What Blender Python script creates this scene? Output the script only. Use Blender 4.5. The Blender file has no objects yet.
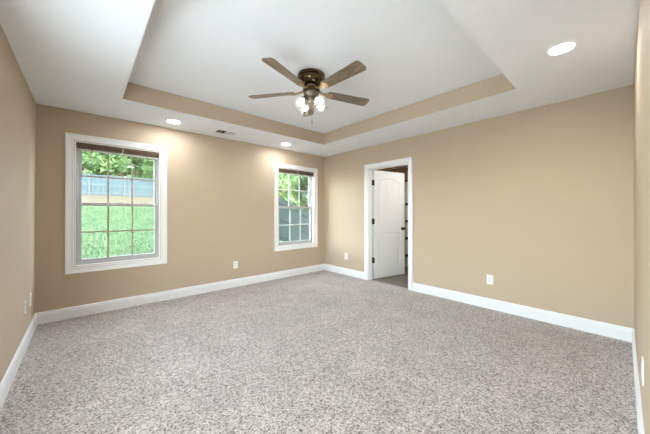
import bpy, bmesh, math, random
import numpy as np
from mathutils import Vector, Matrix
random.seed(7); rng = np.random.default_rng(7)
S = bpy.context.scene; C = S.collection
PI = math.pi; R = math.radians

# ------------------------------------------------------------ room measures (metres; back right corner of the room is 0,0)
L, W, H = 4.267, 4.387, 2.44          # window wall length, door wall length, soffit height
TZ = 2.634                            # tray ceiling height
TX0, TX1, TY0, TY1 = -3.568, -0.724, -3.624, -0.780
WT = 0.14                             # wall thickness
CAN_E, BULB_E, BATH_E, SKY = 88.0, 9.0, 52.0, 2.2

# ------------------------------------------------------------ camera
cam = bpy.data.cameras.new('camera'); co = bpy.data.objects.new('camera', cam); C.objects.link(co)
cam.sensor_width = 36.0; cam.lens = 267.33 / 650 * 36; cam.clip_start = 0.01; cam.clip_end = 400
cam.shift_y = -4.686 / 650
yaw, pit, rol = 0.8397, 0.0033, -0.0010
d = Vector((math.cos(yaw)*math.cos(pit), math.sin(yaw)*math.cos(pit), math.sin(pit)))
r0 = Vector((math.sin(yaw), -math.cos(yaw), 0)); u0 = r0.cross(d)
rr = r0*math.cos(rol) + u0*math.sin(rol); uu = u0*math.cos(rol) - r0*math.sin(rol)
co.matrix_world = Matrix(((rr.x, uu.x, -d.x, -3.8613), (rr.y, uu.y, -d.y, -4.3196), (rr.z, uu.z, -d.z, 1.2248), (0, 0, 0, 1)))
S.camera = co

# ------------------------------------------------------------ world, exposure
wd = bpy.data.worlds.new('sky'); S.world = wd; wd.use_nodes = True
nt = wd.node_tree; nt.nodes.clear()
o_ = nt.nodes.new('ShaderNodeOutputWorld'); bg = nt.nodes.new('ShaderNodeBackground')
sk = nt.nodes.new('ShaderNodeTexSky'); sk.sky_type = 'NISHITA'; sk.sun_disc = False
sk.sun_elevation = R(42); sk.sun_rotation = R(180); sk.dust_density = 1.0; sk.ozone_density = 0.6
hs = nt.nodes.new('ShaderNodeHueSaturation'); hs.inputs['Saturation'].default_value = 0.48
nt.links.new(sk.outputs[0], hs.inputs['Color']); nt.links.new(hs.outputs[0], bg.inputs[0])
bg.inputs[1].default_value = SKY; nt.links.new(bg.outputs[0], o_.inputs[0])
S.view_settings.view_transform = 'Standard'; S.view_settings.look = 'None'
S.view_settings.gamma = 1.0; S.view_settings.use_curve_mapping = False
S.view_settings.exposure = 0.98

# ------------------------------------------------------------ materials
def mat(name, col, rough=0.6, metal=0.0, noise=None, bump=None, spec=0.5, **kw):
    """noise = (scale, other colour, detail, contrast) ; bump = (scale, strength, distance)"""
    m = bpy.data.materials.new(name); m.use_nodes = True
    n = m.node_tree; p = n.nodes['Principled BSDF']
    p.inputs['Base Color'].default_value = (*col, 1); p.inputs['Roughness'].default_value = rough
    p.inputs['Metallic'].default_value = metal; p.inputs['Specular IOR Level'].default_value = spec
    tc = n.nodes.new('ShaderNodeTexCoord')
    src = tc.outputs['Object']
    if 'stretch' in kw:
        mp = n.nodes.new('ShaderNodeMapping'); mp.inputs['Scale'].default_value = kw['stretch']
        n.links.new(src, mp.inputs[0]); src = mp.outputs[0]
    if noise:
        t = n.nodes.new('ShaderNodeTexNoise'); t.inputs['Scale'].default_value = noise[0]; t.inputs['Detail'].default_value = noise[2]
        n.links.new(src, t.inputs['Vector'])
        cr = n.nodes.new('ShaderNodeValToRGB'); c = noise[3]
        cr.color_ramp.elements[0].position = 0.5 - c; cr.color_ramp.elements[1].position = 0.5 + c
        cr.color_ramp.elements[0].color = (*col, 1); cr.color_ramp.elements[1].color = (*noise[1], 1)
        n.links.new(t.outputs['Fac'], cr.inputs[0]); n.links.new(cr.outputs[0], p.inputs['Base Color'])
    if bump:
        t2 = n.nodes.new('ShaderNodeTexNoise'); t2.inputs['Scale'].default_value = bump[0]; t2.inputs['Detail'].default_value = 3
        n.links.new(src, t2.inputs['Vector'])
        b = n.nodes.new('ShaderNodeBump'); b.inputs['Strength'].default_value = bump[1]; b.inputs['Distance'].default_value = bump[2]
        n.links.new(t2.outputs['Fac'], b.inputs['Height']); n.links.new(b.outputs[0], p.inputs['Normal'])
    return m

def emit(name, col, s):
    m = bpy.data.materials.new(name); m.use_nodes = True; n = m.node_tree; n.nodes.clear()
    e = n.nodes.new('ShaderNodeEmission'); e.inputs[0].default_value = (*col, 1); e.inputs[1].default_value = s
    o = n.nodes.new('ShaderNodeOutputMaterial'); n.links.new(e.outputs[0], o.inputs[0]); return m

def glass(name, tint, refl, body=0.0, bodycol=(1, 1, 1), rough=0.0):
    """thin glass: mostly transparent, a mirror share that grows at grazing angles, a little milky body"""
    m = bpy.data.materials.new(name); m.use_nodes = True; n = m.node_tree; n.nodes.clear()
    t = n.nodes.new('ShaderNodeBsdfTransparent'); t.inputs[0].default_value = (*tint, 1)
    g = n.nodes.new('ShaderNodeBsdfGlossy'); g.inputs['Roughness'].default_value = rough
    f = n.nodes.new('ShaderNodeLayerWeight'); f.inputs[0].default_value = 0.15
    mr = n.nodes.new('ShaderNodeMapRange'); mr.inputs['To Min'].default_value = refl; mr.inputs['To Max'].default_value = min(1, refl*7)
    mx = n.nodes.new('ShaderNodeMixShader'); o = n.nodes.new('ShaderNodeOutputMaterial')
    n.links.new(f.outputs['Facing'], mr.inputs[0]); n.links.new(mr.outputs[0], mx.inputs[0])
    last = t.outputs[0]
    if body:
        tr = n.nodes.new('ShaderNodeBsdfTranslucent'); tr.inputs[0].default_value = (*bodycol, 1)
        df = n.nodes.new('ShaderNodeBsdfDiffuse'); df.inputs[0].default_value = (*bodycol, 1)
        ad = n.nodes.new('ShaderNodeMixShader'); n.links.new(tr.outputs[0], ad.inputs[1]); n.links.new(df.outputs[0], ad.inputs[2])
        m2 = n.nodes.new('ShaderNodeMixShader'); m2.inputs[0].default_value = body
        n.links.new(t.outputs[0], m2.inputs[1]); n.links.new(ad.outputs[0], m2.inputs[2]); last = m2.outputs[0]
    n.links.new(last, mx.inputs[1]); n.links.new(g.outputs[0], mx.inputs[2]); n.links.new(mx.outputs[0], o.inputs[0]); return m

TAN = (0.540, 0.430, 0.315)
M_wall = mat('tan_wall_paint', TAN, 0.75, bump=(170, 0.10, 0.002), spec=0.25)
M_ceil = mat('white_textured_ceiling', (0.87, 0.88, 0.90), 0.9, bump=(38, 0.28, 0.006), spec=0.2)
M_trim = mat('white_semigloss_trim', (0.87, 0.87, 0.875), 0.4)
M_door = mat('white_door_paint', (0.80, 0.80, 0.79), 0.4, bump=(60, 0.03, 0.001))
M_vinyl = mat('grey_white_window_vinyl', (0.47, 0.455, 0.455), 0.4, bump=(40, 0.02, 0.001))
M_munt_tan = mat('tan_muntin', (0.40, 0.30, 0.23), 0.5, bump=(60, 0.02, 0.001))
M_munt = mat('white_muntin', (0.80, 0.80, 0.78), 0.4, bump=(60, 0.02, 0.001))
M_black = mat('oil_rubbed_bronze', (0.012, 0.010, 0.009), 0.4, 0.6, bump=(80, 0.05, 0.001))
M_blind = mat('dark_wood_blind', (0.085, 0.048, 0.028), 0.45, noise=(9, (0.15, 0.088, 0.05), 4, 0.25), stretch=(1, 1, 14))
M_bottomrail = mat('blind_bottom_rail', (0.48, 0.43, 0.42), 0.5, bump=(40, 0.02, 0.001))
M_cord = mat('blind_cord', (0.75, 0.72, 0.66), 0.8, bump=(300, 0.1, 0.001))
M_plate = mat('white_plastic_plate', (0.88, 0.875, 0.87), 0.35, bump=(30, 0.01, 0.001))
M_recep = mat('white_plastic_receptacle', (0.80, 0.80, 0.83), 0.35, bump=(30, 0.01, 0.001))
M_slot = mat('dark_slot', (0.016, 0.015, 0.012), 0.9, bump=(50, 0.05, 0.001))
M_glass = glass('window_glass', (0.97, 1.0, 0.98), 0.05)
M_brass = mat('antique_brass', (0.15, 0.105, 0.055), 0.22, 0.95, noise=(14, (0.08, 0.056, 0.030), 3, 0.2))
M_brasslite = mat('polished_brass', (0.46, 0.34, 0.19), 0.35, 0.8, noise=(20, (0.36, 0.26, 0.14), 3, 0.3))
M_hub = mat('aged_brass_fitter', (0.26, 0.205, 0.14), 0.4, 0.7, noise=(25, (0.19, 0.145, 0.10), 3, 0.3))
M_blade = mat('walnut_fan_blade', (0.070, 0.042, 0.026), 0.30, noise=(7, (0.27, 0.19, 0.125), 7, 0.17), stretch=(1.2, 11, 11))
M_shade = glass('clear_ribbed_lamp_glass', (0.97, 0.96, 0.94), 0.10, body=0.18, bodycol=(0.95, 0.93, 0.9))
M_bulb = emit('lit_bulb', (1.0, 0.97, 0.92), BULB_E)
M_can = emit('lit_recessed_lens', (0.93, 0.96, 1.0), CAN_E)
M_bath = emit('bath_fill_lens', (0.92, 0.96, 1.0), BATH_E)
M_rod = mat('black_rod', (0.012, 0.011, 0.011), 0.4, bump=(80, 0.03, 0.001))
M_tub = mat('white_tub_enamel', (0.80, 0.80, 0.79), 0.15, bump=(15, 0.01, 0.001))
M_bwall = mat('bathroom_tan_paint', (0.52, 0.38, 0.235), 0.75, bump=(170, 0.1, 0.002), spec=0.25)
M_bark = mat('tree_bark', (0.10, 0.075, 0.055), 0.9, noise=(8, (0.2, 0.16, 0.12), 5, 0.25), bump=(20, 0.6, 0.03))
M_ext = mat('exterior_siding', (0.62, 0.60, 0.56), 0.7, bump=(20, 0.05, 0.003))

def carpet():
    m = bpy.data.materials.new('grey_beige_flecked_carpet'); m.use_nodes = True; n = m.node_tree; p = n.nodes['Principled BSDF']
    p.inputs['Roughness'].default_value = 0.95; p.inputs['Specular IOR Level'].default_value = 0.1
    p.inputs['Sheen Weight'].default_value = 0.15
    tc = n.nodes.new('ShaderNodeTexCoord')
    dn = n.nodes.new('ShaderNodeTexNoise'); dn.inputs['Scale'].default_value = 60; dn.inputs['Detail'].default_value = 2
    n.links.new(tc.outputs['Object'], dn.inputs['Vector'])
    dv = n.nodes.new('ShaderNodeVectorMath'); dv.operation = 'MULTIPLY_ADD'; dv.inputs[1].default_value = (0.012, 0.012, 0)
    n.links.new(dn.outputs['Color'], dv.inputs[0]); n.links.new(tc.outputs['Object'], dv.inputs[2])
    vo = n.nodes.new('ShaderNodeTexVoronoi'); vo.inputs['Scale'].default_value = 150     # yarn tufts, each its own shade
    n.links.new(dv.outputs[0], vo.inputs['Vector'])
    sv = n.nodes.new('ShaderNodeSeparateColor'); n.links.new(vo.outputs['Color'], sv.inputs[0])
    cr = n.nodes.new('ShaderNodeValToRGB'); e = cr.color_ramp.elements
    e[0].position = 0.02; e[0].color = (0.115, 0.095, 0.084, 1); e[1].position = 0.98; e[1].color = (0.66, 0.600, 0.560, 1)
    k = e.new(0.22); k.color = (0.30, 0.264, 0.241, 1); k = e.new(0.50); k.color = (0.445, 0.399, 0.370, 1)
    n.links.new(sv.outputs[0], cr.inputs[0])
    # walked-over pile: broad lighter and darker drifts
    t2 = n.nodes.new('ShaderNodeTexNoise'); t2.inputs['Scale'].default_value = 3.2; t2.inputs['Detail'].default_value = 4; t2.inputs['Distortion'].default_value = 0.6
    n.links.new(tc.outputs['Object'], t2.inputs['Vector'])
    mr = n.nodes.new('ShaderNodeMapRange'); mr.inputs['From Min'].default_value = 0.3; mr.inputs['From Max'].default_value = 0.7
    mr.inputs['To Min'].default_value = 0.91; mr.inputs['To Max'].default_value = 1.10
    n.links.new(t2.outputs['Fac'], mr.inputs[0])
    t3 = n.nodes.new('ShaderNodeTexNoise'); t3.inputs['Scale'].default_value = 34; t3.inputs['Detail'].default_value = 3; t3.inputs['Roughness'].default_value = 0.7
    n.links.new(tc.outputs['Object'], t3.inputs['Vector'])
    m3 = n.nodes.new('ShaderNodeMapRange'); m3.inputs['From Min'].default_value = 0.35; m3.inputs['From Max'].default_value = 0.65
    m3.inputs['To Min'].default_value = 0.89; m3.inputs['To Max'].default_value = 1.11
    n.links.new(t3.outputs['Fac'], m3.inputs[0])
    mm = n.nodes.new('ShaderNodeMath'); mm.operation = 'MULTIPLY'; n.links.new(mr.outputs[0], mm.inputs[0]); n.links.new(m3.outputs[0], mm.inputs[1])
    mx = n.nodes.new('ShaderNodeVectorMath'); mx.operation = 'SCALE'
    n.links.new(cr.outputs[0], mx.inputs[0]); n.links.new(mm.outputs[0], mx.inputs['Scale'])
    n.links.new(mx.outputs[0], p.inputs['Base Color'])
    b = n.nodes.new('ShaderNodeBump'); b.inputs['Strength'].default_value = 0.12; b.inputs['Distance'].default_value = 0.003
    n.links.new(vo.outputs['Distance'], b.inputs['Height']); n.links.new(b.outputs[0], p.inputs['Normal'])
    return m
M_carpet = carpet()

def tile():
    m = bpy.data.materials.new('brown_wood_look_tile'); m.use_nodes = True; n = m.node_tree; p = n.nodes['Principled BSDF']
    tc = n.nodes.new('ShaderNodeTexCoord'); br = n.nodes.new('ShaderNodeTexBrick')
    br.inputs['Scale'].default_value = 1.0; br.inputs['Brick Width'].default_value = 0.6; br.inputs['Row Height'].default_value = 0.15
    br.inputs['Mortar Size'].default_value = 0.004
    br.inputs['Color1'].default_value = (0.13, 0.100, 0.078, 1); br.inputs['Color2'].default_value = (0.19, 0.155, 0.122, 1); br.inputs['Mortar'].default_value = (0.12, 0.10, 0.085, 1)
    n.links.new(tc.outputs['Object'], br.inputs['Vector'])
    t = n.nodes.new('ShaderNodeTexNoise'); t.inputs['Scale'].default_value = 9; t.inputs['Detail'].default_value = 5
    n.links.new(tc.outputs['Object'], t.inputs['Vector'])
    mr = n.nodes.new('ShaderNodeMapRange'); mr.inputs['To Min'].default_value = 0.6; mr.inputs['To Max'].default_value = 1.4
    n.links.new(t.outputs['Fac'], mr.inputs[0])
    mx = n.nodes.new('ShaderNodeVectorMath'); mx.operation = 'SCALE'
    n.links.new(br.outputs['Color'], mx.inputs[0]); n.links.new(mr.outputs[0], mx.inputs['Scale']); n.links.new(mx.outputs[0], p.inputs['Base Color'])
    p.inputs['Roughness'].default_value = 0.4
    return m
M_tile = tile()

def curtain_mat():
    m = bpy.data.materials.new('white_curtain_with_black_spots'); m.use_nodes = True; n = m.node_tree; p = n.nodes['Principled BSDF']
    p.inputs['Roughness'].default_value = 0.9
    uv = n.nodes.new('ShaderNodeUVMap'); uv.uv_map = 'cloth'
    mp = n.nodes.new('ShaderNodeVectorMath'); mp.operation = 'FRACTION'
    n.links.new(uv.outputs[0], mp.inputs[0])
    sb = n.nodes.new('ShaderNodeVectorMath'); sb.operation = 'SUBTRACT'; sb.inputs[1].default_value = (0.5, 0.5, 0)
    n.links.new(mp.outputs[0], sb.inputs[0])
    sc = n.nodes.new('ShaderNodeVectorMath'); sc.operation = 'MULTIPLY'; sc.inputs[1].default_value = (0.30, 0.385, 0)
    n.links.new(sb.outputs[0], sc.inputs[0])
    ln = n.nodes.new('ShaderNodeVectorMath'); ln.operation = 'LENGTH'; n.links.new(sc.outputs[0], ln.inputs[0])
    lt = n.nodes.new('ShaderNodeMath'); lt.operation = 'LESS_THAN'; lt.inputs[1].default_value = 0.031
    n.links.new(ln.outputs['Value'], lt.inputs[0])
    mx = n.nodes.new('ShaderNodeMix'); mx.data_type = 'RGBA'
    mx.inputs['A'].default_value = (0.72, 0.70, 0.67, 1); mx.inputs['B'].default_value = (0.012, 0.011, 0.01, 1)
    su = n.nodes.new('ShaderNodeSeparateXYZ'); n.links.new(uv.outputs[0], su.inputs[0])
    l2 = n.nodes.new('ShaderNodeMath'); l2.operation = 'LESS_THAN'; l2.inputs[1].default_value = 4.0; n.links.new(su.outputs['Y'], l2.inputs[0])   # plain band at the top
    l3 = n.nodes.new('ShaderNodeMath'); l3.operation = 'MULTIPLY'; n.links.new(lt.outputs[0], l3.inputs[0]); n.links.new(l2.outputs[0], l3.inputs[1])
    n.links.new(l3.outputs[0], mx.inputs['Factor']); n.links.new(mx.outputs['Result'], p.inputs['Base Color'])
    return m

def leaf_mat(name, c1, c2):
    m = bpy.data.materials.new(name); m.use_nodes = True; n = m.node_tree; p = n.nodes['Principled BSDF']
    p.inputs['Roughness'].default_value = 0.9; p.inputs['Specular IOR Level'].default_value = 0.08
    tc = n.nodes.new('ShaderNodeTexCoord'); t = n.nodes.new('ShaderNodeTexNoise'); t.inputs['Scale'].default_value = 1.1; t.inputs['Detail'].default_value = 5
    n.links.new(tc.outputs['Object'], t.inputs['Vector'])
    cr = n.nodes.new('ShaderNodeValToRGB'); cr.color_ramp.elements[0].position = 0.36; cr.color_ramp.elements[1].position = 0.62
    cr.color_ramp.elements[0].color = (*c1, 1); cr.color_ramp.elements[1].color = (*c2, 1)
    n.links.new(t.outputs['Fac'], cr.inputs[0]); n.links.new(cr.outputs[0], p.inputs['Base Color'])
    tr = n.nodes.new('ShaderNodeBsdfTranslucent'); n.links.new(cr.outputs[0], tr.inputs[0])
    mx = n.nodes.new('ShaderNodeMixShader'); mx.inputs[0].default_value = 0.35
    o = n.nodes['Material Output']
    n.links.new(p.outputs[0], mx.inputs[1]); n.links.new(tr.outputs[0], mx.inputs[2]); n.links.new(mx.outputs[0], o.inputs[0])
    return m
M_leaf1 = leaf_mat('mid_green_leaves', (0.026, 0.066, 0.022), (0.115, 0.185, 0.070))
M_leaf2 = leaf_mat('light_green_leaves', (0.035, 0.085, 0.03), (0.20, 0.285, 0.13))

def ground_mat():
    m = bpy.data.materials.new('lawn_and_dry_bank'); m.use_nodes = True; n = m.node_tree; p = n.nodes['Principled BSDF']
    p.inputs['Roughness'].default_value = 0.95; p.inputs['Specular IOR Level'].default_value = 0.1
    tc = n.nodes.new('ShaderNodeTexCoord')
    def noise(s, det, a, b, ca, cb):
        t = n.nodes.new('ShaderNodeTexNoise'); t.inputs['Scale'].default_value = s; t.inputs['Detail'].default_value = det
        n.links.new(tc.outputs['Object'], t.inputs['Vector'])
        cr = n.nodes.new('ShaderNodeValToRGB'); cr.color_ramp.elements[0].position = a; cr.color_ramp.elements[1].position = b
        cr.color_ramp.elements[0].color = (*ca, 1); cr.color_ramp.elements[1].color = (*cb, 1)
        n.links.new(t.outputs['Fac'], cr.inputs[0]); return t, cr
    t1, g = noise(5.5, 8, 0.36, 0.64, (0.026, 0.056, 0.027), (0.066, 0.100, 0.050))
    t2, s = noise(3.0, 6, 0.35, 0.65, (0.055, 0.045, 0.028), (0.078, 0.068, 0.045))
    # dry bank: the strip of bare straw just below the far fence
    sp = n.nodes.new('ShaderNodeSeparateXYZ'); n.links.new(tc.outputs['Object'], sp.inputs[0])
    mr = n.nodes.new('ShaderNodeMapRange'); mr.inputs['From Min'].default_value = 17.5; mr.inputs['From Max'].default_value = 20.0
    n.links.new(sp.outputs['Y'], mr.inputs[0])
    t3 = n.nodes.new('ShaderNodeTexNoise'); t3.inputs['Scale'].default_value = 0.45; t3.inputs['Detail'].default_value = 3
    n.links.new(tc.outputs['Object'], t3.inputs['Vector'])
    pt = n.nodes.new('ShaderNodeMapRange'); pt.inputs['From Min'].default_value = 0.58; pt.inputs['From Max'].default_value = 0.72; pt.inputs['To Max'].default_value = 0.45
    n.links.new(t3.outputs['Fac'], pt.inputs[0])
    mm = n.nodes.new('ShaderNodeMath'); mm.operation = 'MAXIMUM'; n.links.new(mr.outputs[0], mm.inputs[0]); n.links.new(pt.outputs[0], mm.inputs[1])
    mx = n.nodes.new('ShaderNodeMix'); mx.data_type = 'RGBA'
    n.links.new(mm.outputs[0], mx.inputs['Factor']); n.links.new(g.outputs[0], mx.inputs['A']); n.links.new(s.outputs[0], mx.inputs['B'])
    n.links.new(mx.outputs['Result'], p.inputs['Base Color'])
    b = n.nodes.new('ShaderNodeBump'); b.inputs['Strength'].default_value = 0.6; b.inputs['Distance'].default_value = 0.06
    n.links.new(t1.outputs['Fac'], b.inputs['Height']); n.links.new(b.outputs[0], p.inputs['Normal'])
    return m
M_ground = ground_mat()
M_grass = mat('grass_blades', (0.034, 0.070, 0.035), 0.7, noise=(2.0, (0.066, 0.100, 0.050), 4, 0.2), spec=0.05)
M_fence = mat('weathered_blue_grey_fence', (0.020, 0.036, 0.046), 0.85, noise=(1.2, (0.050, 0.070, 0.078), 5, 0.25), stretch=(4, 4, 0.6), spec=0.05)
M_fencerail = mat('weathered_fence_rail', (0.075, 0.088, 0.090), 0.85, noise=(3, (0.050, 0.062, 0.066), 4, 0.3), spec=0.05)
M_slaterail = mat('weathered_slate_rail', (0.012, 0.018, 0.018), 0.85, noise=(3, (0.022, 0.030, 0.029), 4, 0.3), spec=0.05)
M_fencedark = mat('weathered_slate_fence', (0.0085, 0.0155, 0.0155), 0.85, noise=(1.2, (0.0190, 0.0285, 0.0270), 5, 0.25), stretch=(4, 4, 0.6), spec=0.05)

# ------------------------------------------------------------ mesh helpers
def BM(): return bmesh.new()
def obj(name, bm, m, parent=None, smooth=False, loc=None):
    me = bpy.data.meshes.new(name); bmesh.ops.recalc_face_normals(bm, faces=bm.faces); bm.to_mesh(me); bm.free()
    for x in (m if isinstance(m, (list, tuple)) else [m]): me.materials.append(x)
    if smooth:
        for p in me.polygons: p.use_smooth = True
        try: me.set_sharp_from_angle(angle=R(40))
        except Exception: pass
    o = bpy.data.objects.new(name, me); C.objects.link(o)
    if parent: o.parent = parent
    if loc is not None: o.location = loc
    return o
def struct(name, bm, m, parent=None, **k):
    o = obj(name, bm, m, parent, **k)
    if parent is None: o['kind'] = 'structure'
    return o
def tag(o, label, cat, group=None, kind=None):
    o['label'] = label; o['category'] = cat
    if group: o['group'] = group
    if kind: o['kind'] = kind
    return o
def thing(name, loc, label=None, cat=None, group=None, rz=0):
    o = bpy.data.objects.new(name, None); o.empty_display_size = 0.1; C.objects.link(o); o.location = loc; o.rotation_euler = (0, 0, rz)
    if label: tag(o, label, cat, group)
    return o
def copy_tree(o, parent=None):
    c = o.copy(); C.objects.link(c)
    if parent: c.parent = parent
    for ch in [x for x in C.objects if x.parent == o]: copy_tree(ch, c)
    return c
def box(bm, x0, x1, y0, y1, z0, z1, mi=0, bev=0):
    v = [bm.verts.new((x, y, z)) for x in (x0, x1) for y in (y0, y1) for z in (z0, z1)]
    fs = [bm.faces.new([v[i] for i in q]) for q in ((0,1,3,2), (4,6,7,5), (0,4,5,1), (2,3,7,6), (0,2,6,4), (1,5,7,3))]
    for f in fs: f.material_index = mi
    if bev:
        es = list({e for f in fs for e in f.edges})
        bmesh.ops.bevel(bm, geom=es, offset=bev, segments=2, affect='EDGES', profile=0.6)
    return v
def quad(bm, pts, mi=0):
    f = bm.faces.new([bm.verts.new(p) for p in pts]); f.material_index = mi; return f
def lathe(bm, prof, seg=32, M=None, cap=False):
    rings = []
    for (r, z) in prof:
        ring = []
        for k in range(seg):
            a = 2*PI*k/seg; p = Vector((r*math.cos(a), r*math.sin(a), z))
            ring.append(bm.verts.new(M @ p if M else p))
        rings.append(ring)
    for a, b in zip(rings, rings[1:]):
        for k in range(seg): bm.faces.new((a[k], a[(k+1) % seg], b[(k+1) % seg], b[k]))
    if cap: bm.faces.new(rings[0]); bm.faces.new(rings[-1][::-1])
    return rings
def tube(bm, pts, r, seg=8):
    pts = [Vector(p) for p in pts]; rings = []
    for i, p in enumerate(pts):
        t = (pts[min(i+1, len(pts)-1)] - pts[max(i-1, 0)]).normalized()
        a = t.orthogonal().normalized() if i == 0 else (rings_a - t*rings_a.dot(t)).normalized()
        rings_a = a; b = t.cross(a); rad = r[i] if isinstance(r, (list, tuple)) else r
        rings.append([bm.verts.new(p + (a*math.cos(2*PI*k/seg) + b*math.sin(2*PI*k/seg))*rad) for k in range(seg)])
    for a, b in zip(rings, rings[1:]):
        for k in range(seg): bm.faces.new((a[k], a[(k+1) % seg], b[(k+1) % seg], b[k]))
    bm.faces.new(rings[0][::-1]); bm.faces.new(rings[-1])
def sweep(bm, prof, path, closed=False, nrm=None):
    """prof: list of (out, up) ; path: list of (point, out_vec, up_vec) already mitred"""
    rings = [[bm.verts.new(Vector(p) + Vector(o)*a + Vector(u)*b) for a, b in prof] for p, o, u in path]
    n = len(prof); m = len(rings)
    for i in range(m if closed else m-1):
        A, B = rings[i], rings[(i+1) % m]
        for k in range(n): bm.faces.new((A[k], A[(k+1) % n], B[(k+1) % n], B[k]))
    if not closed: bm.faces.new(rings[0][::-1]); bm.faces.new(rings[-1])

# ------------------------------------------------------------ the room shell
# openings: windows in the back wall (casing 74 mm), door in the right wall
WIN = [(-3.955, -3.080), (-1.171, -0.293)]; WZ0, WZ1 = 0.598, 2.084
LWIN_FILL = [(-4.29, -3.19), (-3.04, -1.94)]; LZ0, LZ1 = 0.40, 2.12  # out-of-view openings added to the left wall for daylight fill
DY0, DY1, DZ = -2.030, -1.193, 2.045
b = BM(); quad(b, [(-L, -W, 0), (0, -W, 0), (0, 0, 0), (-L, 0, 0)])
box(b, -L-WT, 0.0, -W-WT, WT, -0.12, -0.001)
# carpet runs into the doorway as far as the closed door's line
box(b, 0.0, 0.045, DY0, DY1, -0.05, 0.0)
struct('floor', b, M_carpet)

b = BM()
def wall_y(bm, y0, y1, x0, x1, z0, z1, holes):
    xs = x0
    for (a, c, e, f) in sorted(holes):
        box(bm, xs, a, y0, y1, z0, z1); box(bm, a, c, y0, y1, z0, e); box(bm, a, c, y0, y1, f, z1); xs = c
    box(bm, xs, x1, y0, y1, z0, z1)
wall_y(b, 0, WT, -L-WT, 0.12, 0, 2.80, [(a, c, WZ0, WZ1) for a, c in WIN])
struct('wall_back', b, M_wall)
b = BM(); ya = -W-WT
for (a, c) in sorted(LWIN_FILL):
    box(b, -L-WT, -L, ya, a, 0, 2.80); box(b, -L-WT, -L, a, c, 0, LZ0); box(b, -L-WT, -L, a, c, LZ1, 2.80); ya = c
box(b, -L-WT, -L, ya, 0, 0, 2.80); struct('wall_left', b, M_wall)
b = BM(); box(b, -L, 0.12, -W-WT, -W, 0, 2.80); struct('wall_front', b, M_wall)
b = BM(); box(b, 0, 0.12, -W, DY0, 0, 2.80); box(b, 0, 0.12, DY1, 0, 0, 2.80); box(b, 0, 0.12, DY0, DY1, DZ, 2.80)
struct('wall_right', b, M_wall)

# ceiling: flat soffit ring, tan risers, raised tray
b = BM()
o4 = [(-L, -W), (0, -W), (0, 0), (-L, 0)]; i4 = [(TX0, TY0), (TX1, TY0), (TX1, TY1), (TX0, TY1)]
for k in range(4):
    a, c = o4[k], o4[(k+1) % 4]; e, f = i4[k], i4[(k+1) % 4]
    quad(b, [(*a, H), (*c, H), (*f, H), (*e, H)]); quad(b, [(*e, H), (*f, H), (*f, TZ), (*e, TZ)], 1)
quad(b, [(*p, TZ) for p in i4])
box(b, -L, 0, -W, 0, TZ+0.02, TZ+0.12)
bmesh.ops.remove_doubles(b, verts=b.verts, dist=1e-5)
struct('ceiling', b, [M_ceil, M_wall])

# baseboards with an eased, stepped top
BP = [(0, 0), (0.016, 0), (0.016, 0.098), (0.0125, 0.104), (0.0125, 0.118), (0.006, 0.129), (0, 0.131)]
def baseboard(name, path):
    bm = BM(); sweep(bm, BP, path); struct(name, bm, M_trim)
u = (0, 0, 1)
baseboard('baseboard_back', [((-L, 0, 0), (1, -1, 0), u), ((0, 0, 0), (-1, -1, 0), u)])
baseboard('baseboard_left', [((-L, -W, 0), (1, 1, 0), u), ((-L, 0, 0), (1, -1, 0), u)])
baseboard('baseboard_front', [((-L, -W, 0), (1, 1, 0), u), ((0, -W, 0), (-1, 1, 0), u)])
baseboard('baseboard_right', [((0, -W, 0), (-1, 1, 0), u), ((0, DY0-0.070, 0), (-1, 0, 0), u)])
baseboard('baseboard_right.001', [((0, DY1+0.070, 0), (-1, 0, 0), u), ((0, 0, 0), (-1, -1, 0), u)])

# casing profile: a = distance outward from the opening, h = height off the wall
CP = [(0, 0), (0, 0.011), (0.006, 0.015), (0.020, 0.012), (0.050, 0.016), (0.060, 0.021), (0.072, 0.021), (0.0745, 0.017), (0.0745, 0)]

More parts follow.
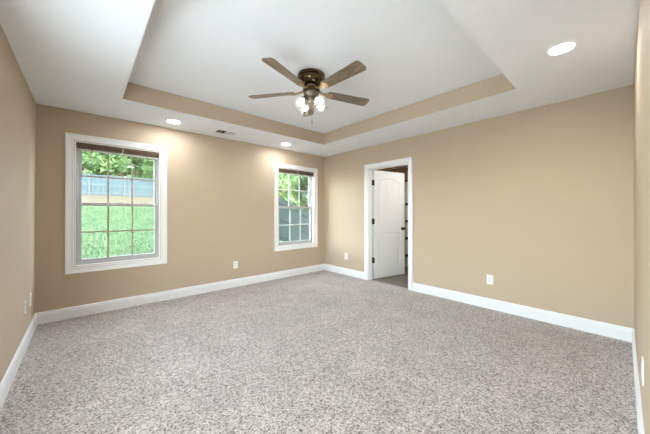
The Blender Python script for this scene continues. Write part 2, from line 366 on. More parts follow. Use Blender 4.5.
# ------------------------------------------------------------ windows
def window(idx, x0, x1, mm, z0=WZ0, z1=WZ1, place=None):
    root = bpy.data.objects.new('window_%d' % idx, None); C.objects.link(root); root.location = ((x0+x1)/2, 0, z0); root['kind'] = 'structure'
    hw = (x1-x0)/2; h = z1-z0
    bm = BM(); nn = (0, -1, 0); g = 0.006
    sweep(bm, [(a+g, c) for a, c in CP], [((-hw, 0, 0), None, None)] and [
        (Vector((-hw, 0, 0)), Vector((-1, 0, -1)), Vector(nn)), (Vector((hw, 0, 0)), Vector((1, 0, -1)), Vector(nn)),
        (Vector((hw, 0, h)), Vector((1, 0, 1)), Vector(nn)), (Vector((-hw, 0, h)), Vector((-1, 0, 1)), Vector(nn))], closed=True)
    obj('casing', bm, M_trim, root)
    # jamb lining and vinyl frame
    bm = BM(); t = 0.010
    for (a, c, e, f) in ((-hw, hw, 0, t), (-hw, hw, h-t, h), (-hw, -hw+t, t, h-t), (hw-t, hw, t, h-t)): box(bm, a, c, -0.002, WT+0.002, e, f)
    obj('jamb', bm, M_trim, root)
    bm = BM(); s = 0.024
    for (a, c, e, f) in ((-hw+t, hw-t, t, t+s), (-hw+t, hw-t, h-t-s, h-t), (-hw+t, -hw+t+s, t+s, h-t-s), (hw-t-s, hw-t, t+s, h-t-s)): box(bm, a, c, 0.050, 0.125, e, f, bev=0.003)
    # parting stops between the two tracks
    for sx in (-1, 1): box(bm, *sorted((sx*(hw-t-s), sx*(hw-t-s-0.004))), 0.084, 0.090, t+s, h-t-s)
    obj('frame', bm, M_vinyl, root)
    ix = hw-t-s; zb, zt = t+s, h-t-s; zm = h*0.496
    if place: root.location, root.rotation_euler = (place[0], place[1], z0), (0, 0, place[2])
    def sash(nm, ya, yb, e, f, rb, rt):
        st = 0.026
        bm = BM()
        box(bm, -ix, ix, ya, yb, e, e+rb, bev=0.003); box(bm, -ix, ix, ya, yb, f-rt, f, bev=0.003)
        box(bm, -ix, -ix+st, ya, yb, e+rb, f-rt); box(bm, ix-st, ix, ya, yb, e+rb, f-rt)
        sa = obj(nm, bm, M_vinyl, root)
        ga, gb = -ix+st, ix-st; ge, gf = e+rb, f-rt; ym = (ya+yb)/2
        bm = BM(); box(bm, ga-0.004, gb+0.004, ym-0.002, ym+0.002, ge-0.004, gf+0.004); obj('pane', bm, M_glass, sa)
        bm = BM(); mw = 0.0085
        for k in (1, 2):
            x = ga + (gb-ga)*k/3; box(bm, x-mw, x+mw, ym-0.008, ym-0.0022, ge, gf)
        z = (ge+gf)/2; box(bm, ga, gb, ym-0.0085, ym-0.0025, z-mw, z+mw)
        obj('muntins', bm, mm, sa)
        return sa
    sash('upper_sash', 0.090, 0.120, zm-0.018, zt, 0.036, 0.034)
    lo = sash('lower_sash', 0.054, 0.084, zb, zm+0.022, 0.040, 0.036)
    # cam lock on the meeting rail, tilt latches
    bm = BM(); box(bm, -0.03, 0.03, 0.058, 0.082, zm+0.022, zm+0.030, bev=0.002); box(bm, -0.008, 0.028, 0.050, 0.066, zm+0.030, zm+0.036, bev=0.002)
    obj('sash_lock', bm, M_vinyl, root)
    for sx in (-1, 1):
        bm = BM(); x = sx*(ix-0.028); box(bm, x-0.012, x+0.012, 0.047, 0.056, zm-0.004, zm+0.016, bev=0.002); obj('tilt_latch', bm, M_trim, root)
    return root
for i_, (a_, c_) in enumerate(LWIN_FILL): window(3+i_, a_, c_, M_munt, LZ0, LZ1, (-L, (a_+c_)/2, PI/2))   # unseen windows added in the left wall to let in soft fill light
w1 = window(1, *WIN[0], M_munt_tan); w2 = window(2, *WIN[1], M_munt)

# raised wooden blinds tucked under the window heads
def blind(x0, x1, label, tilt):
    z1 = WZ1-0.011; w = x1-x0-0.024
    t = thing('window_blind', ((x0+x1)/2, 0.026, z1), label, 'window blind', 'raised wooden window blinds')
    bm = BM(); box(bm, -w/2, w/2, -0.024, 0.020, -0.036, 0, bev=0.003); obj('headrail', bm, M_blind, t)
    bm = BM()
    for k in range(7):
        z = -0.040 - k*0.0042; box(bm, -w/2+0.004, w/2-0.004, -0.023, 0.019, z-0.0030, z)
    obj('slat_stack', bm, M_blind, t)
    bm = BM(); zz = -0.070
    v = box(bm, -w/2+0.003, w/2-0.003, -0.023, 0.019, zz-0.018, zz, bev=0.002)
    for q in bm.verts: q.co.z -= tilt*(q.co.x/w+0.5)
    obj('bottom_rail', bm, M_bottomrail, t)
    for f in (-0.33, 0.33):
        bm = BM(); box(bm, w*f-0.006, w*f+0.006, -0.0255, -0.0242, -0.09-tilt*0.5, -0.001); obj('ladder_tape', bm, M_blind, t)
    bm = BM(); tube(bm, [(0.02, -0.030, -0.012), (0.018, -0.031, -0.05), (0.004, -0.031, -0.085)], 0.004); obj('pull_cord', bm, M_cord, t)
blind(*WIN[0], 'dark brown wooden blind drawn up at the head of the large left-hand window', 0.012)
blind(*WIN[1], 'dark brown wooden blind drawn up at the head of the window nearest the room corner', 0.0)

# ------------------------------------------------------------ the door to the bathroom
droot = bpy.data.objects.new('door_1', None); C.objects.link(droot); droot.location = (0, (DY0+DY1)/2, 0); droot['kind'] = 'structure'
dyc = (DY0+DY1)/2; hwd = (DY1-DY0)/2
def casing_door(xw, sgn):
    bm = BM(); nn = Vector((sgn, 0, 0)); g = -0.004
    sweep(bm, [(a+g, c) for a, c in CP], [(Vector((xw, -hwd, 0)), Vector((0, -1, 0)), nn), (Vector((xw, -hwd, DZ)), Vector((0, -1, 1)), nn),
          (Vector((xw, hwd, DZ)), Vector((0, 1, 1)), nn), (Vector((xw, hwd, 0)), Vector((0, 1, 0)), nn)])
    return obj('casing', bm, M_trim, droot)
casing_door(0.0, -1); casing_door(0.12, 1)
bm = BM(); t = 0.018
box(bm, -0.001, 0.121, -hwd, -hwd+t, 0, DZ); box(bm, -0.001, 0.121, hwd-t, hwd, 0, DZ); box(bm, -0.001, 0.121, -hwd+t, hwd-t, DZ-t, DZ)
# door stops
for (a, c, e, f) in ((-hwd+t, -hwd+t+0.011, 0, DZ-t), (hwd-t-0.011, hwd-t, 0, DZ-t), (-hwd+t, hwd-t, DZ-t-0.011, DZ-t)): box(bm, 0.046, 0.082, a, c, e, f)
obj('jamb', bm, M_trim, droot)
# leaf, hinged on the corner side, swung about 80 degrees into the bathroom
LW, LH, LT = 0.785, 2.008, 0.035
ang = R(79)
hinge = Vector((0.1235, hwd-t-0.003, 0.012))
leaf = None
def leaf_mesh():
    """plank-grooved arch-top upper panel over a square lower panel, both faces moulded"""
    nu, nv = 130, 300
    us = np.linspace(0, LW, nu); vs = np.linspace(0, LH, nv); U, V = np.meshgrid(us, vs)
    def sd(x0, x1, y0, y1, arch=0):
        top = y1 + arch*(1-((U-(x0+x1)/2)/((x1-x0)/2))**2)
        return np.maximum(np.maximum(x0-U, U-x1), np.maximum(y0-V, V-top))
    def prof(s):          # s<0 inside the panel
        dpt = np.clip(-s/0.012, 0, 1); d2 = np.clip((-s-0.020)/0.018, 0, 1)
        return -0.010*dpt + 0.006*d2
    s1 = sd(0.125, LW-0.125, 1.005, 1.790, 0.085); s2 = sd(0.125, LW-0.125, 0.235, 0.840)
    Hh = prof(s1) + prof(s2)
    for k in range(1, 6):
        x = 0.165 + (LW-0.33)*k/6
        Hh -= np.where(s1 < -0.04, 0.004*np.clip(1-np.abs(U-x)/0.006, 0, 1), 0)
    bm = BM(); G = {}
    for side, off in ((0, 0.0), (1, LT)):
        for j in range(nv):
            for i in range(nu):
                y = (off + Hh[j, i]) if side else (off - Hh[j, i])
                G[side, j, i] = bm.verts.new((us[i], y-LT, vs[j]))
        for j in range(nv-1):
            for i in range(nu-1):
                bm.faces.new((G[side, j, i], G[side, j, i+1], G[side, j+1, i+1], G[side, j+1, i]))
    for j in range(nv-1):
        for i in (0, nu-1): bm.faces.new((G[0, j, i], G[0, j+1, i], G[1, j+1, i], G[1, j, i]))
    for i in range(nu-1):
        for j in (0, nv-1): bm.faces.new((G[0, j, i], G[0, j, i+1], G[1, j, i+1], G[1, j, i]))
    return bm
# local leaf frame: u along the leaf from the hinge, y through its thickness
leaf = obj('leaf', leaf_mesh(), M_door, droot, smooth=True)
leaf.location = hinge; leaf.rotation_euler = (0, 0, -PI/2 + ang)
# local +y of the leaf points back towards the wall side at this angle; keep the leaf's bedroom face on its -y side
leaf.location = hinge + Vector((0.004, -0.004, 0))
def knob(sgn):
    y = -LT if sgn < 0 else 0
    M = Matrix.Translation((LW-0.065, y, 0.905)) @ Matrix.Rotation(-sgn*PI/2, 4, 'X')
    bm = BM(); lathe(bm, [(0.0005, 0), (0.032, 0.0), (0.032, 0.006), (0.026, 0.010), (0.011, 0.014), (0.010, 0.030), (0.018, 0.036), (0.027, 0.046), (0.028, 0.056), (0.022, 0.064), (0.0005, 0.067)], 24, M)
    obj('knob', bm, M_black, leaf, smooth=True)
knob(-1); knob(1)
for z in (0.352, 1.072, 1.790):
    bm = BM()
    bmesh.ops.create_cone(bm, segments=14, radius1=0.0085, radius2=0.0085, depth=0.10, cap_ends=True, matrix=Matrix.Translation((0.0, -0.0, 0)))
    for s in (-0.054, 0.054): bmesh.ops.create_uvsphere(bm, u_segments=10, v_segments=6, radius=0.008, matrix=Matrix.Translation((0, 0, s)))
    box(bm, -0.036, 0.0, 0.0003, 0.003, -0.05, 0.05)                # leaf on the jamb
    hg = obj('hinge', bm, M_black, droot, smooth=True, loc=(hinge.x-0.002, hinge.y-0.001, z))
    bm = BM(); box(bm, -0.0018, 0.0004, -LT, 0.0, z-0.012-0.05, z-0.012+0.05); obj('hinge_leaf', bm, M_black, leaf)

# ------------------------------------------------------------ the bathroom beyond the door
bx1, by0, by1 = 2.55, -2.75, -0.15
b = BM(); box(b, 0.0455, bx1, DY0, DY1, -0.05, -0.004); box(b, 0.12, bx1, by0, by1, -0.05, -0.0041); struct('floor.001', b, M_tile)
b = BM(); box(b, bx1, bx1+0.1, by0-0.1, by1+0.1, -0.05, 2.6); box(b, 0.12, bx1, by1, by1+0.1, -0.05, 2.6); box(b, 0.12, bx1, by0-0.1, by0, -0.05, 2.6)
for (a, c, e, f) in ((by0, DY0-0.001, 0, 2.6), (DY1+0.001, by1, 0, 2.6), (DY0, DY1, DZ+0.001, 2.6)): box(b, 0.1202, 0.1222, a, c, e, f)
struct('wall_bathroom', b, M_bwall)
b = BM(); box(b, 0.12, bx1, by0, by1, 2.44, 2.5); struct('ceiling.001', b, M_ceil)
# bathtub along the far wall
bm = BM(); X0, X1 = 1.62, bx1-0.004; Y0, Y1 = -1.75, by1-0.004
def rrect(x0, x1, y0, y1, r, z, n=6):
    out = []
    for cx, cy, a0 in ((x1-r, y1-r, 0), (x0+r, y1-r, 90), (x0+r, y0+r, 180), (x1-r, y0+r, 270)):
        for k in range(n+1):
            a = R(a0+90*k/n); out.append((cx+r*math.cos(a), cy+r*math.sin(a), z))
    return out
loops = [rrect(X0, X1, Y0, Y1, 0.01, 0.0), rrect(X0, X1, Y0, Y1, 0.01, 0.37), rrect(X0+.01, X1-.005, Y0+.005, Y1-.005, 0.02, 0.385),
         rrect(X0+.08, X1-.07, Y0+.09, Y1-.09, 0.12, 0.385), rrect(X0+.095, X1-.085, Y0+.11, Y1-.11, 0.12, 0.36), rrect(X0+.15, X1-.14, Y0+.25, Y1-.18, 0.15, 0.08), rrect(X0+.25, X1-.24, Y0+.4, Y1-.3, 0.1, 0.06)]
rg = [[bm.verts.new(p) for p in lp] for lp in loops]
for a, c in zip(rg, rg[1:]):
    for k in range(len(a)): bm.faces.new((a[k], a[(k+1) % len(a)], c[(k+1) % len(a)], c[k]))
bm.faces.new(rg[-1]); bm.faces.new(rg[0][::-1])
tag(obj('bathtub', bm, M_tub, smooth=True), 'white bathtub behind the spotted curtain, seen low past the open door', 'bathtub')
# rod and curtain
cx_ = 1.54; rz = 1.955
rod = thing('curtain_rod', (cx_, by1, rz), 'black shower rod high above the tub, glimpsed past the open door edge', 'curtain rod')
bm = BM(); tube(bm, [(0, -2.60+0.012, 0), (0, -0.012, 0)], 0.0135, 12); obj('rod', bm, M_rod, rod, smooth=True)
for yy in (-2.6, 0.0):
    bm = BM(); s = 1 if yy < 0 else -1
    M = Matrix.Translation((0, yy+s*0.0005, 0)) @ Matrix.Rotation(-s*PI/2, 4, 'X')
    lathe(bm, [(0.0005, 0), (0.034, 0), (0.034, 0.006), (0.02, 0.018), (0.0005, 0.018)], 20, M); obj('flange', bm, M_rod, rod, smooth=True)
cu = thing('shower_curtain', (cx_, -1.0, 0.24), 'white shower curtain with black spots in the gap beside the open door', 'shower curtain')
bm = BM(); uvl = bm.loops.layers.uv.new('cloth'); ny, nz = 150, 24; y0c, y1c = -0.62, 0.75; ht = rz-0.24-0.03
vv = [[None]*(nz+1) for _ in range(ny+1)]
for i in range(ny+1):
    for j in range(nz+1):
        y = y0c+(y1c-y0c)*i/ny; z = ht*j/nz; amp = 0.020*(1-0.35*j/nz)
        vv[i][j] = bm.verts.new((amp*math.sin(2*PI*y/0.15+0.4*math.sin(3*y)), y, z))
# spots: one column crosses the gap; rows 0.385 m apart
def cuv(v): return ((v.co.y - (-0.062))/0.30 + 0.5, (v.co.z + 0.24 - 0.27)/0.385 + 0.5)
for i in range(ny):
    for j in range(nz):
        f = bm.faces.new((vv[i][j], vv[i+1][j], vv[i+1][j+1], vv[i][j+1]))
        for lp in f.loops: lp[uvl].uv = cuv(lp.vert)
cl = obj('cloth', bm, curtain_mat(), cu, smooth=True)
md = cl.modifiers.new('thick', 'SOLIDIFY'); md.thickness = 0.002
for k in range(10):
    y = y0c+0.03+(y1c-y0c-0.06)*k/9
    bm = BM(); pts = [(0.024*math.sin(a), 0, ht+0.026+0.026*math.cos(a)) for a in [2*PI*q/16 for q in range(17)]]
    tube(bm, [(p[0], y, p[2]) for p in pts], 0.002, 6); obj('ring', bm, M_rod, cu)
bl = thing('bath_fill_light', (0.75, -2.35, 2.44), 'unseen flush ceiling light added to brighten the bathroom beyond the open door', 'ceiling light')  # fixture out of view, added to light the door leaf and curtain
bm = BM(); lathe(bm, [(0.15, 0), (0.15, -0.02), (0.13, -0.028), (0.13, -0.022), (0.0005, -0.022)], 32); obj('base', bm, M_trim, bl, smooth=True)
bm = BM(); lathe(bm, [(0.128, -0.026), (0.12, -0.05), (0.09, -0.07), (0.05, -0.08), (0.0005, -0.083)], 32); obj('diffuser', bm, M_bath, bl, smooth=True)

# ------------------------------------------------------------ recessed lights
cans = [((-2.99, -0.355), 'round recessed ceiling light between the left window and the tray edge'),
        ((-1.235, -0.362), 'round recessed ceiling light near the right-hand window and the room corner'),
        ((-1.245, -4.020), 'large round recessed ceiling light alone at the upper right of the photo'),
        ((-2.99, -4.020), 'round recessed ceiling light behind the viewpoint, mirrored in the left window')]
proto = None
for (x, y), lb in cans:
    if proto is None:
        t = thing('recessed_light', (x, y, H), lb, 'ceiling light', 'recessed ceiling lights')
        bm = BM(); lathe(bm, [(0.070, -0.0005), (0.072, -0.005), (0.084, -0.0045), (0.090, -0.0005)], 48); obj('trim_ring', bm, M_trim, t, smooth=True)
        bm = BM(); lathe(bm, [(0.0715, -0.0025), (0.04, -0.003), (0.0005, -0.003)], 48); obj('lens', bm, M_can, t)
        proto = t
    else:
        t = copy_tree(proto); t.location = (x, y, H); t['label'] = lb

# ceiling air register
vt = thing('ceiling_vent', (-2.285, -0.345, H), 'small white louvred air register in the soffit between two recessed lights', 'vent')
bm = BM(); vx, vy, fw = 0.165, 0.105, 0.022
o2 = [(-vx, -vy), (vx, -vy), (vx, vy), (-vx, vy)]
sweep(bm, [(0, -0.0005), (0, -0.004), (-0.020, -0.008), (-fw, -0.007), (-fw, -0.0005)],
      [((sx*vx, sy*vy, 0), (sx, sy, 0), (0, 0, 1)) for sx, sy in ((-1, -1), (1, -1), (1, 1), (-1, 1))], closed=True)
obj('frame', bm, M_trim, vt)
bm = BM(); box(bm, -vx+fw, vx-fw, -vy+fw, vy-fw, -0.0012, -0.0004); obj('duct_shade', bm, M_slot, vt)  # flat near-black sheet standing in for the shade inside the duct
bm = BM()
for k in range(3):                                   # open louvres, one half
    x = -vx+fw+0.012+k*0.027; quad(bm, [(x, -vy+fw, -0.0016), (x, vy-fw, -0.0016), (x, vy-fw, -0.0050), (x, -vy+fw, -0.0050)])
for k in range(17):                                  # cross louvres, other half, turned almost shut to this side
    x = -0.026+k*0.0098; quad(bm, [(x, -vy+fw, -0.0062), (x, vy-fw, -0.0062), (x+0.0112, vy-fw, -0.0024), (x+0.0112, -vy+fw, -0.0024)])
lv = obj('louvres', bm, M_trim, vt); md = lv.modifiers.new('thick', 'SOLIDIFY'); md.thickness = 0.0008

# ------------------------------------------------------------ wall outlets
def outlet(loc, rz, label, duplex=True):
    t = thing('wall_outlet', loc, label, 'wall outlet', 'white wall outlets', rz)
    bm = BM(); box(bm, -0.037, 0.037, -0.0065, -0.0003, -0.060, 0.060, bev=0.0025); obj('cover_plate', bm, M_plate, t)
    if duplex:
        for s in (-0.0195, 0.0195):
            bm = BM(); M = Matrix.Translation((0, -0.0062, s)) @ Matrix.Rotation(PI/2, 4, 'X') @ Matrix.Diagonal((1, 0.86, 1, 1))
            lathe(bm, [(0.0175, 0), (0.0172, 0.0022), (0.0165, 0.0028), (0.0004, 0.0028)], 24, M); rc = obj('receptacle', bm, M_recep, t, smooth=True)
            bm = BM()
            for x, hh in ((-0.0065, 0.0045), (0.0065, 0.0035)): box(bm, x-0.001, x+0.001, -0.0094, -0.0088, s-hh+0.003, s+hh+0.003)
            lathe(bm, [(0.0023, 0), (0.0023, 0.0005), (0.0003, 0.0005)], 10, Matrix.Translation((0, -0.0088, s-0.008)) @ Matrix.Rotation(PI/2, 4, 'X')); obj('slots', bm, M_slot, rc)
        bm = BM(); lathe(bm, [(0.003, 0), (0.0028, 0.0012), (0.0003, 0.0014)], 10, Matrix.Translation((0, -0.0064, 0)) @ Matrix.Rotation(PI/2, 4, 'X')); obj('screw', bm, M_recep, t)
    else:
        bm = BM(); box(bm, -0.0165, 0.0165, -0.0088, -0.006, -0.0335, 0.0335, bev=0.001); rc = obj('receptacle', bm, M_recep, t)
        for s in (-0.017, 0.017):
            bm = BM()
            for x in (-0.006, 0.006): box(bm, x-0.001, x+0.001, -0.0094, -0.0086, s-0.001, s+0.007)
            obj('slots', bm, M_slot, rc)
        for s in (-0.048, 0.048):
            bm = BM(); lathe(bm, [(0.003, 0), (0.0028, 0.0012), (0.0003, 0.0014)], 10, Matrix.Translation((0, -0.0064, s)) @ Matrix.Rotation(PI/2, 4, 'X')); obj('screw', bm, M_recep, t)
    return t
outlet((-1.994, 0, 0.367), 0, 'white outlet plate on the window wall between the two windows')
outlet((0, -3.177, 0.373), -PI/2, 'white square-faced outlet plate on the long wall right of the door', False)
outlet((0, -0.647, 0.371), -PI/2, 'small white outlet plate between the room corner and the door casing')
outlet((-L, -0.729, 0.380), PI/2, 'white wall plate on the left wall, the nearer of the pair there')
outlet((-L, -0.409, 0.371), PI/2, 'white wall plate on the left wall, closer to the window wall corner', False)
outlet((-1.772, -W, 0.430), PI, 'white outlet plate at the right edge, on the wall running beside the viewer')

# ------------------------------------------------------------ ceiling fan
FX, FY = -2.150, -2.205
fan = thing('ceiling_fan', (FX, FY, TZ), 'antique brass flush ceiling fan with five walnut blades and four lit lamps', 'ceiling fan')
bm = BM(); lathe(bm, [(0.0005, -0.0005), (0.128, -0.0005), (0.138, -0.008), (0.140, -0.022), (0.134, -0.030), (0.128, -0.033), (0.130, -0.040), (0.137, -0.046), (0.137, -0.054), (0.131, -0.060)], 64)
obj('canopy_ring', bm, M_brass, fan, smooth=True)
bm = BM(); lathe(bm, [(0.131, -0.059), (0.128, -0.075), (0.118, -0.092), (0.100, -0.106), (0.082, -0.114), (0.066, -0.117)], 64); obj('motor_housing', bm, M_brass, fan, smooth=True)
bm = BM(); lathe(bm, [(0.052, -0.114), (0.050, -0.120), (0.056, -0.124), (0.056, -0.140), (0.050, -0.144)], 48); obj('collar', bm, M_brasslite, fan, smooth=True)
bm = BM(); lathe(bm, [(0.0005, -0.143), (0.078, -0.144), (0.086, -0.150), (0.086, -0.172), (0.078, -0.178), (0.0005, -0.178)], 48); obj('flywheel', bm, M_brass, fan, smooth=True)
bm = BM(); lathe(bm, [(0.066, -0.177), (0.077, -0.184), (0.077, -0.205), (0.070, -0.222), (0.052, -0.236), (0.046, -0.242), (0.046, -0.292), (0.036, -0.304), (0.024, -0.316), (0.022, -0.335), (0.014, -0.350), (0.009, -0.358), (0.0005, -0.362)], 48); hubo = obj('light_fitter', bm, M_hub, fan, smooth=True)
BZ = -0.172
def blade_mesh():
    bm = BM(); n = 28; x0, x1 = 0.175, 0.675; top = []; pit = R(-12)
    pts = []
    for i in range(n+1):
        s = i/n; x = x0+(x1-x0)*s; w = 0.050+0.018*s
        ex = (x1-x)
        if ex < 0.03: w -= 0.026*(1-math.sqrt(max(0, 1-((0.03-ex)/0.03)**2)))
        if x-x0 < 0.03: w -= 0.016*(1-math.sqrt(max(0, 1-((0.03-(x-x0))/0.03)**2)))
        pts.append((x, w))
    rows = []
    for x, w in pts:
        rows.append([[bm.verts.new((x, w*c*math.cos(pit)-dz*math.sin(pit), w*c*math.sin(pit)+dz*math.cos(pit))) for c in (-1, -0.96, 0, 0.96, 1)] for dz in (-0.003, 0.003)])
    for a, c in zip(rows, rows[1:]):
        for q in (0, 1):
            for k in range(4): bm.faces.new((a[q][k], a[q][k+1], c[q][k+1], c[q][k]))
        for k in (0, 4): bm.faces.new((a[0][k], c[0][k], c[1][k], a[1][k]))
    for rw in (rows[0], rows[-1]):
        for k in range(4): bm.faces.new((rw[0][k], rw[0][k+1], rw[1][k+1], rw[1][k]))
    return bm
def iron_mesh():
    bm = BM(); pit = R(-12)
    st = [(0.070, 0.020, 0.010, 0.0), (0.10, 0.016, 0.004, 0.0), (0.13, 0.014, -0.005, 0.4), (0.16, 0.020, -0.0085, 1), (0.185, 0.036, -0.0085, 1), (0.205, 0.041, -0.0085, 1), (0.222, 0.034, -0.0085, 1), (0.235, 0.020, -0.0085, 1), (0.243, 0.006, -0.0085, 1)]
    rows = []
    for x, w, z, p in st:
        a = pit*p
        rows.append([[bm.verts.new((x, w*c*math.cos(a)-(z+dz)*math.sin(a), w*c*math.sin(a)+(z+dz)*math.cos(a))) for c in (-1, -0.4, 0.4, 1)] for dz in (-0.004, 0.005)])
    for a, c in zip(rows, rows[1:]):
        for q in (0, 1):
            for k in range(3): bm.faces.new((a[q][k], a[q][k+1], c[q][k+1], c[q][k]))
        for k in (0, 3): bm.faces.new((a[0][k], c[0][k], c[1][k], a[1][k]))
    for rw in (rows[0], rows[-1]):
        for k in range(3): bm.faces.new((rw[0][k], rw[0][k+1], rw[1][k+1], rw[1][k]))
    return bm
def screws_mesh(x, y):
    bm = BM(); M0 = Matrix.Rotation(R(-12), 4, 'X')
    lathe(bm, [(0.0055, 0), (0.0055, -0.002), (0.003, -0.004), (0.0004, -0.004)], 10, M0 @ Matrix.Translation((x, y, -0.0125)))
    return bm
b0 = None
for k in range(5):
    a = R(54.5+72*k)
    if b0 is None:
        b0 = obj('blade', blade_mesh(), M_blade, fan); b0.location = (0, 0, BZ); b0.rotation_euler = (0, 0, a)
        ir = obj('blade_bracket', iron_mesh(), M_brasslite, b0, smooth=True); sc_ = obj('screw', screws_mesh(0.225, 0.0), M_brass, b0); sd_ = obj('screw', screws_mesh(0.190, -0.022), M_brass, b0); se_ = obj('screw', screws_mesh(0.190, 0.022), M_brass, b0)
    else:
        c = b0.copy(); C.objects.link(c); c.rotation_euler = (0, 0, a)
        for ch in (ir, sc_, sd_, se_):
            q = ch.copy(); C.objects.link(q); q.parent = c
# four bell shades on short arms
for k in range(4):
    az = R(48.1+180-52+90*k)                        # one just off the viewer's direction
    dx, dy = math.cos(az), math.sin(az)
    bm = BM(); tube(bm, [(dx*0.040, dy*0.040, -0.266), (dx*0.070, dy*0.070, -0.261), (dx*0.088, dy*0.088, -0.268)], 0.011, 12)
    Mx = Matrix.Translation((dx*0.086, dy*0.086, -0.264)) @ Matrix.Rotation(az, 4, 'Z') @ Matrix.Rotation(R(180-42), 4, 'Y')
    lathe(bm, [(0.0005, -0.012), (0.018, -0.010), (0.024, 0.0), (0.024, 0.014), (0.021, 0.016)], 20, Mx)
    arm = obj('lamp_arm', bm, M_brass, fan, smooth=True)
    bm = BM(); seg = 48; rings = []
    for (r, z) in ((0.020, 0.006), (0.024, 0.014), (0.036, 0.028), (0.043, 0.045), (0.046, 0.062), (0.050, 0.078), (0.060, 0.094), (0.066, 0.100)):
        ring = []
        for q in range(seg):
            a = 2*PI*q/seg; rr_ = r*(1+0.03*(z/0.1)*math.cos(12*a)); ring.append(bm.verts.new(Mx @ Vector((rr_*math.cos(a), rr_*math.sin(a), z))))
        rings.append(ring)
    for a_, c_ in zip(rings, rings[1:]):
        for q in range(seg): bm.faces.new((a_[q], a_[(q+1) % seg], c_[(q+1) % seg], c_[q]))
    sh = obj('lamp_shade', bm, M_shade, fan, smooth=True)
    bm = BM(); lathe(bm, [(0.010, 0.012), (0.012, 0.022), (0.020, 0.036), (0.0245, 0.050), (0.024, 0.062), (0.018, 0.074), (0.008, 0.080), (0.0004, 0.081)], 24, Mx)
    obj('bulb', bm, M_bulb, sh, smooth=True)
for (dx, dy, ln) in ((-0.02, -0.035, 0.15), ):
    bm = BM()
    n = 36
    for q in range(n): bmesh.ops.create_icosphere(bm, subdivisions=1, radius=0.0022, matrix=Matrix.Translation((dx, dy, -0.320-q*0.0044)))
    lathe(bm, [(0.0005, 0.0), (0.004, -0.002), (0.006, -0.014), (0.005, -0.024), (0.0005, -0.028)], 12, Matrix.Translation((dx, dy, -0.320-n*0.0044)))
    tube(bm, [(dx*0.3, dy*0.3, -0.312), (dx, dy, -0.318)], 0.003, 6)
    obj('pull_chain', bm, M_brasslite, fan, smooth=True)

# ------------------------------------------------------------ outdoors: sloping yard, fences, trees
def gz(x, y):
    base = np.interp(y, [0, 2.0, 8, 18, 27, 45], [-0.45, -0.35, 0.25, 1.75, 2.85, 4.0])
    # the bank drops away to the right of the corner window
    s = np.clip((x-2.2)/4.0, 0, 1); s = s*s*(3-2*s)
    g = np.exp(-((y-6.0)/4.5)**2)
    return base - 1.5*s*g
nx, ny_ = 100, 80
xs = np.linspace(-16, 44, nx); ys = 0.16 + (np.linspace(0, 1, ny_)**1.5)*48
bm = BM(); gv = [[bm.verts.new((x, y, float(gz(x, y)))) for x in xs] for y in ys]
for j in range(ny_-1):
    for i in range(nx-1): bm.faces.new((gv[j][i], gv[j][i+1], gv[j+1][i+1], gv[j+1][i]))
o = obj('ground', bm, M_ground, smooth=True); o['kind'] = 'structure'
bm = BM(); box(bm, -16, -L-WT-0.02, -18, 0.1, -0.5, -0.12)
o = obj('bounce_patio', bm, mat('pale_bounce_ground', (0.66, 0.66, 0.66), 0.85, noise=(3, (0.72, 0.72, 0.72), 5, 0.3))); o['kind'] = 'structure'  # out-of-view pale ground added to bounce sky light up to the ceiling
bm = BM(); box(bm, -L-WT-2.4, -L-WT-0.001, -W-1.5, 0.3, 2.36, 2.50); o = obj('sky_block_eave', bm, M_trim); o['kind'] = 'structure'  # out-of-view overhang added to hold direct sky light off the floor
# grass blades (uncountable)
N = 60000
gy = 1.0 + 16*rng.random(N)**1.2; gx = -7 + 8.8*rng.random(N); ga = rng.random(N)*2*PI; gh = 0.05+0.06*rng.random(N); gw = 0.010+0.006*rng.random(N)
zz = gz(gx, gy); V = np.zeros((N, 3, 3)); ca, sa = np.cos(ga), np.sin(ga)
V[:, 0] = np.stack([gx-gw*ca, gy-gw*sa, zz-0.01], 1); V[:, 1] = np.stack([gx+gw*ca, gy+gw*sa, zz-0.01], 1)
V[:, 2] = np.stack([gx-0.5*gh*sa, gy+0.5*gh*ca, zz+gh], 1)
me = bpy.data.meshes.new('grass'); me.from_pydata(V.reshape(-1, 3).tolist(), [], np.arange(3*N).reshape(N, 3).tolist()); me.materials.append(M_grass)
go = bpy.data.objects.new('grass', me); C.objects.link(go)
tag(go, 'green grass of the sloping lawn seen through the windows', 'grass', kind='stuff')

# fence along the back of the yard
FYD = 27.2; fh = 1.85
ff = thing('wooden_fence', (0, FYD, 0), 'long weathered blue-grey board fence across the top of the lawn', 'fence')
bm = BM(); x = -14.0; k = 0
while x < 32:
    z = float(gz(x, FYD)); dy = 0.004*(k % 2); box(bm, x, x+0.153, -0.010+dy, 0.010+dy, z-0.08, 2.84+fh+0.02*math.sin(k*1.7)); x += 0.15; k += 1
obj('boards', bm, M_fence, ff)
for z in (3.05, 3.78, 4.52):
    bm = BM(); box(bm, -14, 32, -0.05, -0.011, z-0.045, z+0.045); obj('rail', bm, M_fencerail, ff)
for k in range(19):
    bm = BM(); x = -13.6+k*2.5; box(bm, x-0.05, x+0.05, -0.15, -0.051, float(gz(x, FYD))-0.1, 2.84+fh+0.05); obj('post', bm, M_fencerail, ff)

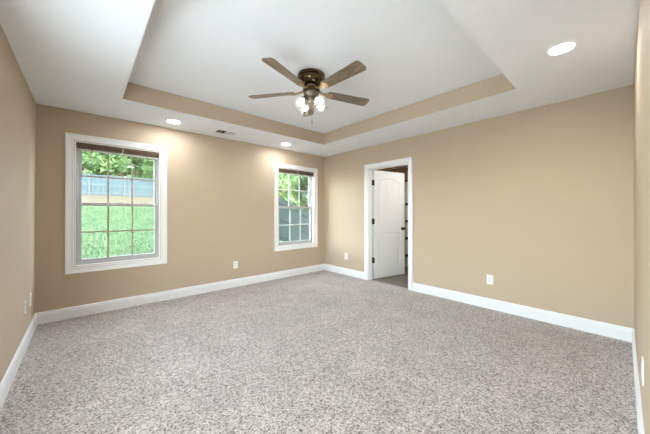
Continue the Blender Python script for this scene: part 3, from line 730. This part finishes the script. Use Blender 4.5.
# raked fence stepping down the bank beside the corner window
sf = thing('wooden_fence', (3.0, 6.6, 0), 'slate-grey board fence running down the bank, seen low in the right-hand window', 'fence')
YF = 0.0
def fz(x): return float(gz(3.0+x, 6.6))
bm = BM(); x = -0.9
while x < 5.0:
    zb = fz(x); zt = 1.98-0.42*x if x < 3.2 else 0.636
    box(bm, x, x+0.1405, -0.010, 0.010, zb-0.05, max(zt, zb+1.2)); x += 0.14
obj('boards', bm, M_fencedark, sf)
for dz in (0.18, 0.78, 1.35):
    bm = BM(); pts = []
    for k in range(22):
        xx = -0.9+5.9*k/21; zb = fz(xx); zt = max(1.98-0.42*xx if xx < 3.2 else 0.636, zb+1.2); pts.append((xx, zb+(zt-zb)*dz/1.5))
    for (xa, za), (xb, zb2) in zip(pts, pts[1:]):
        v = [bm.verts.new(p) for p in ((xa, -0.045, za-.04), (xa, -0.011, za-.04), (xa, -0.011, za+.04), (xa, -0.045, za+.04), (xb, -0.045, zb2-.04), (xb, -0.011, zb2-.04), (xb, -0.011, zb2+.04), (xb, -0.045, zb2+.04))]
        for q in ((0, 1, 5, 4), (1, 2, 6, 5), (2, 3, 7, 6), (3, 0, 4, 7)): bm.faces.new([v[i] for i in q])
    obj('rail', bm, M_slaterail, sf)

# trees: trunk with limbs, crown of separate leaves
def tree_parts(seed, h, cr, nleaf, ls):
    g = np.random.default_rng(seed); bm = BM()
    tube(bm, [(0, 0, -0.3), (0.05, 0.03, h*0.25), (-0.05, 0.05, h*0.5), (0.05, 0, h*0.85)], [0.20, 0.16, 0.11, 0.03], 10)
    blobs = []
    for k in range(14):
        a = g.random()*2*PI; z0 = h*(0.14+0.5*g.random()); rd = cr*(0.35+0.6*g.random()); z1 = z0+h*(0.02+0.2*g.random())
        tube(bm, [(0, 0, z0), (rd*0.5*math.cos(a), rd*0.5*math.sin(a), z0+(z1-z0)*0.6), (rd*math.cos(a), rd*math.sin(a), z1)], [0.07, 0.045, 0.015], 6)
        blobs.append((rd*math.cos(a), rd*math.sin(a), z1, cr*(0.34+0.22*g.random())))
    for k in range(8): blobs.append((cr*0.4*g.normal(), cr*0.4*g.normal(), h*(0.55+0.42*g.random()), cr*(0.36+0.2*g.random())))
    for k in range(9): blobs.append((cr*0.6*g.normal(), cr*0.6*g.normal(), h*(0.06+0.3*g.random()), cr*(0.36+0.2*g.random())))
    B = np.array(blobs); idx = g.integers(0, len(B), nleaf)
    dv = g.normal(size=(nleaf, 3)); dv /= np.linalg.norm(dv, axis=1)[:, None]
    P = B[idx, :3] + dv*(B[idx, 3]*(0.55+0.5*g.random(nleaf)))[:, None]*np.array([1, 1, 0.8])
    A = g.normal(size=(nleaf, 3)); A /= np.linalg.norm(A, axis=1)[:, None]
    Bv = np.cross(A, g.normal(size=(nleaf, 3))); Bv /= np.linalg.norm(Bv, axis=1)[:, None]
    Nn = np.cross(A, Bv); s = ls*(0.7+0.6*g.random(nleaf))[:, None]
    Q = np.stack([P-A*s, P+Bv*s*0.5+Nn*s*0.15, P+A*s, P-Bv*s*0.5+Nn*s*0.15], 1)
    me = bpy.data.meshes.new('foliage'); F = np.arange(4*nleaf).reshape(nleaf, 4)
    me.from_pydata(Q.reshape(-1, 3).tolist(), [], np.concatenate([F[:, :3], F[:, [0, 2, 3]]]).tolist())
    tm = bpy.data.meshes.new('trunk'); bmesh.ops.recalc_face_normals(bm, faces=bm.faces); bm.to_mesh(tm); bm.free(); tm.materials.append(M_bark)
    return tm, me
PT = [tree_parts(11, 9.0, 2.4, 14000, 0.19), tree_parts(23, 10.5, 2.6, 14000, 0.20), tree_parts(37, 7.5, 2.1, 14000, 0.15)]
FM = []
for tm, me in PT:
    ma = me.copy(); ma.materials.append(M_leaf1); mb = me.copy(); mb.materials.append(M_leaf2); FM.append((ma, mb))
def tree(x, y, k, light, rz, s, label, group):
    t = thing('tree', (x, y, float(gz(x, y))), label, 'tree', group, rz); t.scale = (s, s, s)
    for nm, me in (('trunk', PT[k][0]), ('foliage', FM[k][light])):
        q = bpy.data.objects.new(nm, me); C.objects.link(q); q.parent = t
q = 0
for row, (yy, stp, x0, x1) in enumerate(((32.0, 7.0, -9, 6), (40.0, 7.0, -12.5, 9), (48.5, 7.2, -12, 10))):
    x = x0
    while x < x1:
        tree(x+random.uniform(-.5, .5), yy+random.uniform(-.8, .8), q % 3, 0, random.uniform(0, 6), random.uniform(0.95, 1.2),
             ('leafy green tree in the row just behind the blue-grey fence', 'tall green tree in the rear row, rising behind the nearer trees')[min(row, 1)], ('trees just behind the fence', 'trees in the rear row')[min(row, 1)]); q += 1; x += stp
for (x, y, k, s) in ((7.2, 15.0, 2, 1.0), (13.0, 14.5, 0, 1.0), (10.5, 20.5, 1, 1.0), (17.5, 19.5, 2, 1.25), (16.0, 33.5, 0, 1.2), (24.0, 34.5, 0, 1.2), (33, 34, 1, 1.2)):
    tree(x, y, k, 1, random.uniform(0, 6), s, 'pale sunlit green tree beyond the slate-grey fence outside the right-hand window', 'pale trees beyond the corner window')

for k in range(6):  # bushes made from the tree parts, added to close bright sky gaps
    x = -6.6+k*2.7; y = 28.9
    t = thing('tree', (x, y, float(gz(x, y))), 'low leafy bush added to fill gaps behind the blue-grey fence', 'tree', 'low bushes behind the fence', k*1.3); t.scale = (0.44, 0.44, 0.62)
    for nm, me in (('trunk', PT[2][0]), ('foliage', FM[2][0])):
        q = bpy.data.objects.new(nm, me); C.objects.link(q); q.parent = t
